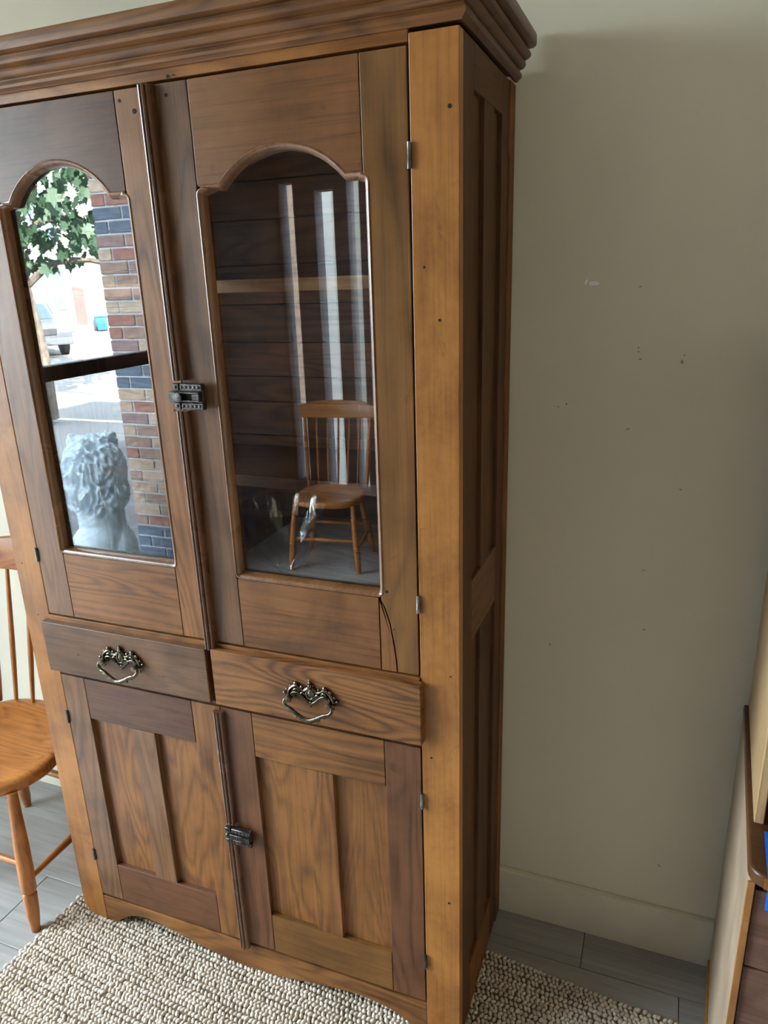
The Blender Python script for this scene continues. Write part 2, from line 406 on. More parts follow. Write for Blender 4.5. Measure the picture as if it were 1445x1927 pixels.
for k in ('front', 'right', 'left'): cornice('cornice_moulding', k)
box('top_board', -WX, 0, 0, DY, 2.10, 2.118, W('dark', 'x'), cab, 0, CAB0)
# sides: stiles, rails, muntin, recessed panels
def SW(t, a): return wood(t, a, rough=.62, ring=.4, coat=0.0, pore=.5, spec=.25)
def side(s):
    X0, X1 = (-.018, 0) if s > 0 else (-WX, -WX + .018)
    p0, p1 = (-.014, -.009) if s > 0 else (-WX + .009, -WX + .014)
    t = 'dark' if s > 0 else 'brown'
    box('side_stile', X0, X1, .0245, .089, .012, 2.084, SW('dark', 'z'), cab, .001, CAB0)
    box('side_stile', X0, X1, .300, .356, .012, 2.084, SW('dark', 'z'), cab, .001, CAB0)
    for z0, z1, tt in ((Z(1.992), 2.084, 'dark'), (Z(.995), Z(1.128), 'grey'), (.012, Z(.128), 'brown')):
        box('side_rail', X0, X1, .0895, .2995, z0, z1, SW(tt, 'y'), cab, .001, CAB0)
    for z0, z1 in ((Z(1.1285), Z(1.9915)), (Z(.1285), Z(.9945))):
        box('side_muntin', X0, X1, .160, .236, z0, z1, SW(t, 'z'), cab, .001, CAB0)
        box('side_panel', p0, p1, .085, .305, z0 - .006, z1 + .006, SW('dark', 'z'), cab, 0, CAB0)
    box('back_edge_board', X0, X1 + (.003 if s > 0 else 0), .357, DY, .012, 2.084, SW('brown', 'z'), cab, .0012, CAB0)
side(1); side(-1)
# inside: back planks, floor, shelves
zs = [.955, 1.068, 1.155, 1.262, 1.360, 1.445, 1.508, 1.590, 1.680, 1.770, 1.870, 1.953, 2.098]
for z0, z1 in zip(zs, zs[1:]):
    box('back_plank', -WX + .02, -.02, DY - .02, DY - .006, z0 + .0012, z1 - .0012, W('inside', 'x', rough=.5), cab, .001, CAB0)
box('back_light_block', -WX + .019, -.019, DY - .0058, DY - .001, .95, 2.10, W('dark', 'x', rough=.6), cab, 0, CAB0)  # dark sheet added to stop light leaking through the plank gaps
box('back_panel', -WX + .02, -.02, DY - .018, DY - .006, .03, .953, W('inside', 'x', rough=.5), cab, 0, CAB0)
box('compartment_floor', -WX + .019, -.019, .024, DY - .021, .940, .958, W('brown', 'x', rough=.5), cab, .001, CAB0)
box('shelf', -WX + .019, -.019, .10, DY - .021, 1.712, 1.737, W('shelf', 'x', rough=.5), cab, .0015, CAB0)
box('shelf', -WX + .019, -.019, .10, DY - .021, 1.309, 1.334, W('red', 'x', rough=.5), cab, .0015, CAB0)

# glazed doors
def arch_pts(xa, xb, zs_, zp, n=14):
    """segmental arch from (xa,zs_) over the peak to (xb,zs_)"""
    cx, hw, h = (xa + xb) / 2, (xb - xa) / 2, zp - zs_
    rr = (hw * hw + h * h) / (2 * h); a0 = math.asin(min(1, hw / rr))
    return [(cx + rr * math.sin(-a0 + 2 * a0 * k / n), zp - rr + rr * math.cos(-a0 + 2 * a0 * k / n)) for k in range(n + 1)]
def ring(name, outline, rings, mat, parent, off):
    """moulding swept round a closed outline: list of (inset, y)"""
    n = len(outline); P = [Vector((p[0], 0, p[1])) for p in outline]
    area = sum(P[i].x * P[(i + 1) % n].z - P[(i + 1) % n].x * P[i].z for i in range(n)); sg = 1 if area > 0 else -1
    nor = []
    for i in range(n):
        d0 = (P[i] - P[i - 1]).normalized(); d1 = (P[(i + 1) % n] - P[i]).normalized()
        n0 = Vector((-d0.z, 0, d0.x)) * sg; n1 = Vector((-d1.z, 0, d1.x)) * sg
        m = (n0 + n1).normalized(); k = max(.45, m.dot(n0)); nor.append(m / k)
    bm = bmesh.new(); rs = [[bm.verts.new((P[i].x + nor[i].x * o_, y, P[i].z + nor[i].z * o_)) for i in range(n)] for o_, y in rings]
    for a, b in zip(rs, rs[1:]):
        for i in range(n): bm.faces.new((a[i], a[(i + 1) % n], b[(i + 1) % n], b[i]))
    me_o = fin(name, bm, mat, parent, 38, off)
    return me_o
def glass_door(xh, xm, xo0, xo1, xj0, xj1, zsh, a0, a1, zpk, zb, tones, crack, label_side):
    """xh..xm outer x range (sorted), opening xo0..xo1, joints xj0..xj1"""
    x0, x1 = min(xh, xm), max(xh, xm); zb0, zt = Z(.952), Z(2.0435); yF, yK = -.001, .021
    d = part_empty('glazed_door', cab)
    d.location = (0, 0, 0)
    sh = zsh; arch = arch_pts(a0, a1, sh, zpk)
    tl, tr, tt, tb = tones
    ccr = .012
    # stiles
    def cornerarc(cx, cz, r, a_from, a_to, n=4): return [(cx + r * math.cos(a_from + (a_to - a_from) * k / n), cz + r * math.sin(a_from + (a_to - a_from) * k / n)) for k in range(n + 1)]
    zlo, zhi = zb, sh - .004
    L = [(x0, zb0), (xj0, zb0), (xj0, zlo)] + ([(xo0, zlo + .006)] if xo0 < xj0 else []) + [(xo0, zlo + .014), (xo0, zhi - .014)] + [(xj0, zhi + .002), (xj0, zt), (x0, zt)]
    prism('stile', L, yF, yK, tl, d, .0012, CAB0)
    if not crack:
        Rr = [(x1, zb0), (x1, zt), (xj1, zt), (xj1, zhi + .002), (xo1, zhi - .014), (xo1, zlo + .014), (xj1, zlo), (xj1, zb0)]
        prism('stile', Rr, yF, yK, tr, d, .0012, CAB0)
    else:
        ck = [(xj1 + .002, zlo - .006), (-.153, Z(1.094)), (-.1415, Z(1.058)), (-.1345, Z(1.015)), (-.1305, Z(.98)), (-.1285, zb0)]
        Rr = [(x1, zb0), (x1, zt), (xj1, zt), (xj1, zhi + .002), (xo1, zhi - .014), (xo1, zlo + .014), (xj1 + .004, zlo)] + [(p[0] + .0016, p[1]) for p in ck]
        prism('stile', Rr, yF, yK, tr, d, .0008, CAB0)
        br = [(xj1 + .0008, zb0), (xj1 + .0008, zlo - .001)] + [(p[0] - .0016, p[1]) for p in ck]
        prism('split_piece', br, yF, yK, W('brown', 'z'), d, .0008, CAB0)
    # rails
    T = [(xj0 + .0016, zt), (xj0 + .0016, sh)] + arch + [(xj1 - .0016, sh), (xj1 - .0016, zt)]
    prism('top_rail', T, yF, yK, tt, d, .001, CAB0)
    box('bottom_rail', xj0 + .0016, xj1 - .0016, yF, yK, zb0, zlo - .0016, tb, d, .001, CAB0)
    # moulded edge of the opening
    out = [(xj0 + .010, zlo)] + [(xj1 - .010, zlo)] + cornerarc(xo1 - ccr, zlo + ccr, ccr, -math.pi / 2, 0) + cornerarc(xo1 - ccr, zhi - ccr, ccr, 0, math.pi / 2)
    out += [(xj1 - .002, sh)] + arch[::-1] + [(xj0 + .002, sh)] + cornerarc(xo0 + ccr, zhi - ccr, ccr, math.pi / 2, math.pi) + cornerarc(xo0 + ccr, zlo + ccr, ccr, math.pi, 1.5 * math.pi)
    rings = [(-.0005, .0), (0, -.0015), (.0025, -.0025), (.0055, -.0015), (.0085, .0020), (.0105, .0065), (.0115, .012), (.0115, .0185)]
    ring('moulded_edge', out, rings, W('brown', 'z', rough=.25, ring=.3, coat=.7, pore=.4), d, CAB0)
    pn = [(xo0 - .004, zlo - .004), (xo1 + .004, zlo - .004), (xo1 + .004, sh + .004), (a1 + .006, sh + .004)] + [(p[0], p[1] + .006) for p in arch_pts(a0 - .004, a1 + .004, sh, zpk)[::-1][1:-1]] + [(a0 - .006, sh + .004), (xo0 - .004, sh + .004)]
    prism('pane', pn, .0178, .0200, M_PANE, d, 0, CAB0)
    return d
dl = glass_door(-1.0390, -.5685, -.968, -.636, -.9615, -.6425, Z(1.878), -.936, -.680, Z(1.944), Z(1.117),
                (W('grey', 'z'), W('brown', 'z'), W('red', 'x', ring=.2, rough=.34), W('brown', 'x')), False, 'l')
dr = glass_door(-.5665, -.0835, -.489, -.152, -.4865, -.1625, Z(1.875), -.442, -.194, Z(1.931), Z(1.112),
                (W('grey', 'z'), W('olive', 'z'), W('brown', 'x', ring=.2), W('brown', 'x', ring=.4)), True, 'r')
dl['label'] = 'glazed door with reddish top rail over its arch'; dr['label'] = 'glazed door with a curved crack by its lower right corner'

# astragal beads (three reeds) on the meeting stile
def bead(name, parent, z0, z1, x0=-.5805, x1=-.5545, h=.019):
    w = x1 - x0
    pr = [(0, 0), (0, .35), (.03, .62), (.10, .78), (.20, .83), (.27, .76), (.30, .55), (.34, .55), (.38, .84), (.46, .98), (.54, .98), (.62, .84), (.66, .55), (.70, .55), (.73, .76), (.80, .83), (.90, .78), (.97, .62), (1, .35), (1, 0)]
    bm = bmesh.new()
    zz = [z0, z1]
    A = [bm.verts.new((x0 + u * w, -.0012 - v * h, z0)) for u, v in pr]; B = [bm.verts.new((x0 + u * w, -.0012 - v * h, z1)) for u, v in pr]
    n = len(pr); bm.faces.new(A); bm.faces.new(B[::-1])
    for i in range(n): bm.faces.new((A[i], A[(i + 1) % n], B[(i + 1) % n], B[i]))
    return fin(name, bm, W('red', 'z', rough=.26, ring=.2, coat=.8, pore=.3), parent, 30, CAB0)
bead('astragal', dl, Z(1.528), Z(2.0425)); bead('astragal', dl, Z(.937), Z(1.467))

# drawers
def handle(parent, cx, cz, y0):
    """ornate cast bail pull: pierced backplate with scrolls and crest, two posts, hanging bail"""
    def P(x, z, y): return (cx + x, y0 - y, cz + z)
    bm = bmesh.new()
    # symmetric scrollwork
    for s in (-1, 1):
        b_tube(bm, spline([P(0, -.014, .004), P(s * .012, -.004, .005), P(s * .022, .006, .006), P(s * .032, .011, .006), P(s * .042, .008, .006), P(s * .046, .000, .006)], 5), .0034, 6)
        b_tube(bm, spline([P(s * .004, .026, .004), P(s * .013, .018, .005), P(s * .024, .020, .005), P(s * .033, .026, .005), P(s * .042, .022, .005), P(s * .050, .012, .005), P(s * .052, .000, .005)], 5), .0036, 6)
        b_tube(bm, spline([P(s * .010, .006, .004), P(s * .016, .012, .006), P(s * .022, .010, .006), P(s * .021, .003, .006), P(s * .015, .002, .005)], 5), .0028, 6)
        b_tube(bm, spline([P(s * .026, .014, .004), P(s * .031, .019, .006), P(s * .037, .017, .006), P(s * .036, .011, .005)], 5), .0028, 6)
        for x, z, r in ((.034, .030, .0042), (.046, .022, .0034), (.062, .003, .0034), (.055, -.006, .0028), (.020, .024, .0032), (.011, .021, .0030), (.056, .012, .0028), (.008, -.008, .003), (.052, -.016, .003)):
            b_ball(bm, P(s * x, z, .004), r * 1.25, (1, .8, 1), 7, 5)
    half = [(0, .040), (.006, .034), (.010, .026), (.018, .021), (.027, .024), (.036, .029), (.046, .022), (.053, .012), (.058, .003), (.052, -.006), (.043, -.006), (.037, .003), (.028, .004), (.018, -.002), (.009, -.010), (0, -.019)]
    ol = half + [(-x, z) for x, z in half[-2:0:-1]]
    A_ = [bm.verts.new(P(x, z, 0)) for x, z in ol]; B_ = [bm.verts.new(P(x, z, .003)) for x, z in ol]
    bm.faces.new(A_); bm.faces.new(B_[::-1])
    for k in range(len(ol)): bm.faces.new((A_[k], B_[k], B_[(k + 1) % len(ol)], A_[(k + 1) % len(ol)]))
    b_ball(bm, P(0, .012, .004), .0115, (.75, .35, 1.05), 10, 7)      # cartouche
    b_tube(bm, [P(.0085 * math.cos(a), .012 + .0125 * math.sin(a), .006) for a in [k * 2 * math.pi / 12 for k in range(13)]], .0024, 6)
    b_ball(bm, P(0, .012, .007), .005, (.8, .5, 1.2), 8, 6)
    for z, r in ((.030, .005), (.037, .0038), (.043, .0028), (-.010, .0038), (-.017, .0030)): b_ball(bm, P(0, z, .005), r, (1, .8, 1.1), 8, 6)
    bp = fin('handle_backplate', bm, M_BRASS, parent, 60)
    for s in (-1, 1):
        bm = bmesh.new()
        b_lathe(bm, [(.0, .0), (.0085, .0), (.0085, -.003), (.0055, -.005), (.0055, -.016), (.0078, -.018), (.0070, -.021), (0, -.022)], 12, P(s * .047, -.002, 0), 'y')
        fin('handle_post', bm, M_BRASS, parent, 45)
    bm = bmesh.new()
    path = spline([P(-.054, -.002, .017), P(-.056, -.010, .020), P(-.050, -.018, .022), P(-.036, -.023, .024), P(-.018, -.033, .026), P(0, -.039, .027), P(.018, -.033, .026), P(.036, -.023, .024), P(.050, -.018, .022), P(.056, -.010, .020), P(.054, -.002, .017)], 5)
    b_tube(bm, path, [.0036 + .0014 * math.sin(math.pi * i / (len(path) - 1)) for i in range(len(path))], 8)
    path2 = spline([P(-.040, -.023, .022), P(-.024, -.034, .025), P(-.008, -.043, .026), P(.008, -.043, .026), P(.024, -.034, .025), P(.040, -.023, .022)], 5)
    b_tube(bm, path2, .0022, 6)
    for x, z in ((-.040, -.025), (-.026, -.036), (0, -.046), (.005, -.044), (-.005, -.044), (.026, -.036), (.040, -.025)): b_ball(bm, P(x, z, .024), .0040, (1, 1, 1), 7, 5)
    fin('handle_bail', bm, M_BRASS, parent, 60)
for x0, x1, hx, tn, lz in ((-1.0525, -.5785, -.816, 'grey', 0), (-.5640, -.0745, -.3185, 'brown', .004)):
    dw = box('drawer', x0, x1, -.019, .030, Z(.801), Z(.936) + lz, W(tn, 'x', rough=.36, ring=1.5 if lz else .4, rs=.22 if lz else .1), cab, .002, CAB0)
    handle(dw, hx, Z(.8665), -.019)

# panelled lower doors
def panel_door(x0, x1, xs0, xs1, m0, m1, zb1, tones, lab):
    d = part_empty('panelled_door', cab); d.location = (0, 0, 0); d['label'] = lab
    z0, z1, yF, yK = Z(.083), Z(.782), -.001, .020; zt = Z(.667)
    tl, tr, tt, tb, tm, tp = tones
    g = .0016
    box('stile', x0, xs0 - g, yF, yK, z0, z1, tl, d, .001, CAB0)
    box('stile', xs1 + g, x1, yF, yK, z0, z1, tr, d, .001, CAB0)
    box('top_rail', xs0, xs1, yF, yK, zt, z1, tt, d, .001, CAB0)
    box('bottom_rail', xs0, xs1, yF, yK, z0, zb1, tb, d, .001, CAB0)
    box('muntin', m0, m1, yF, yK, zb1 + g, zt - g, tm, d, .001, CAB0)
    box('panel', xs0 - .006, m0 + .006, .0120, .0170, zb1 - .006, zt + .006, tp[0], d, 0, CAB0)
    box('panel', m1 - .006, xs1 + .006, .0120, .0170, zb1 - .006, zt + .006, tp[1], d, 0, CAB0)
    return d
ll = panel_door(-1.0392, -.5690, -.966, -.649, -.837, -.770, Z(.204), (W('grey', 'z'), W('brown', 'z'), W('red', 'x', ring=.5), W('red', 'x', ring=.3), W('grey', 'z'), (W('brown', 'z'), W('brown', 'z'))), 'panelled cupboard door below the drawer, nearer the chair')
lr = panel_door(-.5670, -.0830, -.485, -.1645, -.356, -.289, Z(.198), (W('red', 'z'), W('red', 'z'), W('brown', 'x'), W('olive', 'x', ring=.3), W('brown', 'z'), (W('brown', 'z'), W('brown', 'z', ring=.6))), 'panelled cupboard door with a pale bottom rail')
bead('astragal', ll, Z(.463), Z(.774), -.5825, -.5575, .016); bead('astragal', ll, Z(.068), Z(.408), -.5845, -.5595, .016)

# latches
def latch(parent, xa, xb, z0, z1, y0, ribbed):
    bm = bmesh.new(); h = z1 - z0; w = xb - xa
    b_box(bm, xa + .003, xb - .002, y0 - .004, y0 + .004, z0 + .004, z1 - .004); bev(bm, .001, 1)
    for za, zc in ((z0, z0 + h * .27), (z1 - h * .27, z1)):
        bmt = bmesh.new(); b_box(bmt, xa, xa + w * .22, y0 - .011, y0 + .002, za, zc); b_box(bmt, xa + w * .26, xb, y0 - .011, y0 + .002, za, zc); bev(bmt, .0012, 1)
        me = bpy.data.meshes.new('t'); bmt.to_mesh(me); bmt.free(); bm.from_mesh(me); bpy.data.meshes.remove(me)
        for k in range(5): b_ball(bm, (xa + w * (.33 + .14 * k), y0 - .0115, (za + zc) / 2), .0032, (1, .6, 1), 6, 4)
        b_ball(bm, (xa + w * .11, y0 - .0115, (za + zc) / 2), .0035, (1, .6, 1), 6, 4)
    lp_ = fin('latch_plate', bm, M_IRON, parent, 40, CAB0)
    bm = bmesh.new(); zm = (z0 + z1) / 2
    if not ribbed:
        b_box(bm, xa - .005, xa + w * .16, y0 - .019, y0 - .004, zm - h * .2, zm + h * .2)
        b_box(bm, xa + w * .16, xa + w * .9, y0 - .013, y0 - .004, zm - h * .19, zm - h * .12); b_box(bm, xa + w * .16, xa + w * .9, y0 - .013, y0 - .004, zm + h * .12, zm + h * .19); b_box(bm, xa + w * .66, xa + w * .9, y0 - .013, y0 - .004, zm - h * .12, zm + h * .12)
        bev(bm, .0008, 1)
        b_lathe(bm, [(0, 0), (.005, 0), (.005, -.010), (.0095, -.012), (.0095, -.015), (0, -.016)], 14, (xa + w * .24, y0 - .006, zm), 'y')
    else:
        b_box(bm, xa + w * .20, xb - .002, y0 - .014, y0 - .004, zm - h * .16, zm + h * .16); bev(bm, .0008, 1)
        for k in range(9):
            x = xa + w * (.26 + .075 * k); b_tube(bm, [(x, y0 - .0145, zm - h * .15), (x + .003, y0 - .0145, zm + h * .15)], .0014, 6)
        b_ball(bm, (xa + w * .10, y0 - .012, zm), .006, (1, .7, 1.3), 8, 6)
    fin('latch_bolt', bm, M_IRON, parent, 40, CAB0)
latch(dl, -.578, -.510, Z(1.472), Z(1.523), -.010, False)
latch(ll, -.582, -.512, Z(.412), Z(.456), -.009, True)
# hinges
for x, z0, z1, m in ((-.0815, 1.871, 1.910, M_STEEL), (-.0815, 1.090, 1.127, M_STEEL), (-.0815, .634, .672, M_STEEL), (-.0815, .188, .228, M_IRON), (-1.0412, 1.871, 1.910, M_STEEL), (-1.0412, 1.088, 1.123, M_STEEL), (-1.0412, .641, .677, M_IRON), (-1.0412, .202, .237, M_IRON)):
    bm = bmesh.new(); b_tube(bm, [(x, -.0035, Z(z0)), (x, -.0035, Z(z0) + .012), (x, -.0035, Z(z0) + .0125), (x, -.0035, Z(z1))], [.0034, .0034, .0030, .0030], 10)
    b_box(bm, x - .0015, x + .004, -.0018, .004, Z(z0) + .001, Z(z1) - .001)
    fin('hinge', bm, m, cab, 40, CAB0)
# nail holes and small knots
for x, z, r in ((-.0150, 1.978, .0035), (-.632, 2.05, .0030), (-.602, 2.030, .0045), (-.531, 2.048, .003), (-.523, 2.076, .003), (-.512, 2.077, .0018), (-.060, 1.745, .0022), (-.034, 1.66, .0026), (-.018, .985, .002), (-.060, .788, .0028), (-.024, .42, .0032), (-.598, 1.517, .0018), (-.594, 1.49, .0018), (-.146, 1.15, .003), (-.133, 1.07, .002), (-1.098, 1.10, .002), (-1.078, .965, .002), (-.95, .885, .002)):
    y = -.0195 if (.83 < z < .96 and x < -.1) else (-.0012 if -1.04 < x < -.082 else 0)
    bm = bmesh.new(); b_lathe(bm, [(r * .2, 0), (r, -.0002), (r * .9, -.0006), (r * .2, -.0003)], 9, (x, y, z), 'y')
    fin('nail_hole', bm, M_HOLE, cab, None, CAB0)

# things inside the cabinet
def compote(x, y, z):
    r_ = root('glass_compote', (x, y, z), 'clear cut-glass footed bowl on the cabinet floor behind the glass', 'bowl')
    bm = bmesh.new()
    prof_ = [(.062, 0), (.064, .004), (.040, .012), (.014, .030), (.012, .075), (.018, .095), (.055, .118), (.085, .160), (.096, .205), (.104, .222), (.101, .223), (.092, .205), (.080, .162), (.050, .122), (.006, .102)]
    prof_ = [(r * .98, zz * 1.26) for r, zz in prof_]
    seg = 36; rings = []
    for i, (r, zz) in enumerate(prof_):
        fl = .035 if 5 < i < 13 else 0.0
        rings.append([bm.verts.new((r * (1 + fl * math.cos(18 * 2 * math.pi * k / seg)) * math.cos(2 * math.pi * k / seg), r * (1 + fl * math.cos(18 * 2 * math.pi * k / seg)) * math.sin(2 * math.pi * k / seg), zz)) for k in range(seg)])
    for a, b in zip(rings, rings[1:]):
        for k in range(seg): bm.faces.new((a[k], a[(k + 1) % seg], b[(k + 1) % seg], b[k]))
    bm.faces.new(rings[0][::-1]); bm.faces.new(rings[-1])
    fin('bowl', bm, M_CRYSTAL, r_, 50)
compote(-.485, .205, .9582)
bm = bmesh.new()
bmesh.ops.create_icosphere(bm, subdivisions=4, radius=1)
for v in bm.verts:
    p = v.co.copy(); d = 1 + .38 * mnoise.noise(p * 1.9 + Vector((3, 1, 5))) + .16 * mnoise.noise(p * 5.1)
    v.co = Vector((p.x * .085 * d, p.y * .055 * d, max(-.0, (p.z * .5 + .32) * .046 * d)))
cl = fin('cloth_bundle', bm, plain('dark_navy_cloth', (.020, .022, .030), .9, var=.2, scale=60), None, 180)
cl.location = (-.355, .12, .9582); tag(cl, 'crumpled dark cloth lying on the cabinet floor behind the right glass', 'cloth')

# ------------------------------------------------------------------ rug
def jute_mat():
    t = NT('jute'); tc = t.n('TexCoord').outputs['Object']
    a = t.noise(tc, 55, 3, .6); b = t.noise(tc, 5, 3, .5); c = t.noise(tc, 400, 2, .6)
    f = t.math('ADD', t.math('MULTIPLY', a, .6), t.math('ADD', t.math('MULTIPLY', b, .3), t.math('MULTIPLY', c, .3)))
    t.l(t.ramp(f, [(.35, (.32, .24, .17)), (.62, (.60, .51, .41)), (.85, (.75, .67, .57))]), t.p.inputs['Base Color'])
    t.set(roughness=.9); t.p.inputs['Specular IOR Level'].default_value = .2
    t.bump(c, .5, .002); return t.m
M_JUTE = jute_mat()
RUGA = R(-4.6); RX0, RX1, RY0, RY1 = -1.185, .495, -1.0, .268      # in rug axes about the world origin
rug = root('jute_rug', (0, 0, 0), 'beige chunky woven jute rug under the china cabinet', 'rug', rz=RUGA)
box('rug_backing', RX0 + .008, RX1 - .008, RY0 + .008, RY1 - .008, .0005, .0055, plain('jute_backing', (.16, .115, .075), .95, var=.2, scale=40), rug, 0)
def nubs():
    rs = np.random.RandomState(3); px, py = .0118, .0122
    nx, ny = int((RX1 - RX0) / px), int((RY1 - RY0) / py)
    I, J = np.meshgrid(np.arange(nx), np.arange(ny)); I = I.ravel(); J = J.ravel(); N = len(I)
    braid = (J // 2)
    cx_ = RX0 + .006 + (I + .5 * (J % 2) + .25 * (braid % 2)) * px + rs.normal(0, .0012, N) + .003 * np.sin(J * .7)
    cy_ = RY0 + .006 + (J + .5) * py + rs.normal(0, .0008, N) + .0025 * np.sin(I * .13 + J)
    cz_ = .0062 + rs.normal(0, .0007, N)
    ang = np.where(J % 2 == 0, R(52), R(-52)) + rs.normal(0, .16, N)
    la = .0080 * rs.uniform(.85, 1.2, N); lb = .0053 * rs.uniform(.85, 1.15, N); lc = .0058 * rs.uniform(.85, 1.2, N)
    seg, rg = 7, 3
    tv = [(0, 0, 1)] + [(math.sin(math.pi * r / (rg + 1)) * math.cos(2 * math.pi * k / seg), math.sin(math.pi * r / (rg + 1)) * math.sin(2 * math.pi * k / seg), math.cos(math.pi * r / (rg + 1))) for r in range(1, rg + 1) for k in range(seg)]
    tf = [(0, 1 + k, 1 + (k + 1) % seg) for k in range(seg)]
    for r in range(rg - 1):
        for k in range(seg):
            a, b = 1 + r * seg + k, 1 + r * seg + (k + 1) % seg
            tf += [(a, a + seg, b + seg), (a, b + seg, b)]
    T = np.array(tv); Fc = np.array(tf)
    lx = T[None, :, 0] * la[:, None]; ly = T[None, :, 1] * lb[:, None]; lz = T[None, :, 2] * lc[:, None]
    ca, sa = np.cos(ang)[:, None], np.sin(ang)[:, None]
    V = np.stack([cx_[:, None] + lx * ca - ly * sa, cy_[:, None] + lx * sa + ly * ca, cz_[:, None] + lz], -1).reshape(-1, 3)
    V[:, 2] = np.maximum(V[:, 2], .0008)
    FF = (Fc[None] + (np.arange(N) * len(tv))[:, None, None]).reshape(-1, 3)
    me = bpy.data.meshes.new('weave'); me.vertices.add(len(V)); me.vertices.foreach_set('co', V.ravel().astype(np.float32))
    me.loops.add(len(FF) * 3); me.loops.foreach_set('vertex_index', FF.ravel().astype(np.int32))
    me.polygons.add(len(FF)); me.polygons.foreach_set('loop_start', np.arange(0, len(FF) * 3, 3, dtype=np.int32))
    me.update(); me.validate(); me.shade_smooth(); me.materials.append(M_JUTE)
    return tag(link(bpy.data.objects.new('weave', me), rug), kind='stuff')
nubs()

# ------------------------------------------------------------------ spindle-back chairs
def make_chair(label):
    t = root('spindle_chair', (-1.438, .10, 0), label, 'chair', 'spindle-back wooden chairs')
    wz, wx = W('chair', 'z', rough=.32, ring=.5), W('chair', 'x', rough=.30, ring=.9)
    # seat: saddle shaped, rounded D outline
    outl = []
    for k in range(48):
        a = 2 * math.pi * k / 48; c, s = math.cos(a), math.sin(a)
        e = 2.0 / 2.9
        x = math.copysign(abs(c) ** e, c) * (.222 if s < 0 else .212); y = math.copysign(abs(s) ** e, s) * .205
        outl.append((x, y))
    bm = bmesh.new(); rings = []
    for f_, z in ((.92, .418), (.985, .424), (1.0, .436), (.995, .449), (.97, .457), (.90, .459), (.75, .452), (.5, .446), (.25, .445)):
        rings.append([bm.verts.new((x * f_, y * f_, z + (.004 * (y / .2) if f_ > .7 else 0))) for x, y in outl])
    for a, b in zip(rings, rings[1:]):
        for k in range(48): bm.faces.new((a[k], a[(k + 1) % 48], b[(k + 1) % 48], b[k]))
    bm.faces.new(rings[0][::-1]); bm.faces.new(rings[-1])
    fin('seat', bm, wx, t, 60)
    prof_ = [(0, .0120), (.04, .0135), (.12, .0175), (.27, .0195), (.28, .0180), (.285, .0165), (.29, .0180), (.30, .0205), (.45, .0215), (.62, .0205), (.80, .0170), (1.0, .0140)]
    legs = {}
    for sx, sy in ((1, -1), (1, 1), (-1, 1), (-1, -1)):
        ft = Vector((.220 * sx, -.192 if sy < 0 else .198, 0)); tp = Vector((.185 * sx if sy < 0 else .150 * sx, -.145 if sy < 0 else .135, .425))
        legs[(sx, sy)] = (ft, tp)
        tube('leg', [ft.lerp(tp, f_) for f_, _ in prof_], [r for _, r in prof_], wz, t, 14)
    def strt(a, b, z, r=.0095):
        A = legs[a][0].lerp(legs[a][1], z / .425); B = legs[b][0].lerp(legs[b][1], z / .425)
        tube('stretcher', [A, A.lerp(B, .25), A.lerp(B, .5), A.lerp(B, .75), B], [r * .8, r, r * 1.25, r, r * .8], W('chair', 'y', rough=.32, ring=.4), t, 10)
    strt((1, -1), (1, 1), .155); strt((-1, -1), (-1, 1), .155); strt((1, -1), (-1, -1), .205); strt((1, 1), (-1, 1), .205)
    # back: two thick posts, five spindles, curved crest
    def arcy(x, base, bow): return base - bow * (x / .2) ** 2
    def top(x): return Vector((x * 1.12, arcy(x, .262, .030), .895))
    def bot(x): return Vector((x, arcy(x, .178, .018), .452))
    for x in (-.195, .195):
        tube('back_post', [bot(x).lerp(top(x), k / 6) for k in range(7)], [.0100, .0125, .0140, .0140, .0130, .0115, .0100], wz, t, 12)
    for x in (-.130, -.065, 0, .065, .130):
        tube('spindle', [bot(x).lerp(top(x), k / 6) for k in range(7)], [.0060, .0072, .0082, .0082, .0075, .0068, .0058], wz, t, 10)
    bm = bmesh.new(); n = 20; st = []
    for k in range(n + 1):
        x = -.252 + .504 * k / n; f_ = abs(x) / .252; y = .268 - .045 * f_ ** 2
        zt = 1.000 - .030 * f_ ** 3.5; zb = .886 + .012 * f_ ** 2
        st.append([bm.verts.new(p) for p in ((x, y - .011, zb), (x, y - .011 + .010, zt), (x, y + .009 + .010, zt), (x, y + .009, zb))])
    for a, b in zip(st, st[1:]):
        for k in range(4): bm.faces.new((a[k], a[(k + 1) % 4], b[(k + 1) % 4], b[k]))
    bm.faces.new(st[0][::-1]); bm.faces.new(st[-1])
    bmesh.ops.recalc_face_normals(bm, faces=bm.faces)
    es = [e for e in bm.edges if e.calc_face_angle(0) > R(30)]
    bmesh.ops.bevel(bm, geom=es, offset=.006, segments=3, affect='EDGES', clamp_overlap=True, profile=.5)
    fin('crest_rail', bm, wx, t, 50)
    return t
ch = make_chair('honey-coloured wooden spindle chair standing beside the left end of the cabinet')
ch2 = copy_tree(ch); ch2.location = (-1.60, -2.70, 0); ch2.rotation_euler = (0, 0, R(172))
ch2['label'] = 'wooden spindle chair by the narrow windows, mirrored in the right glass door'

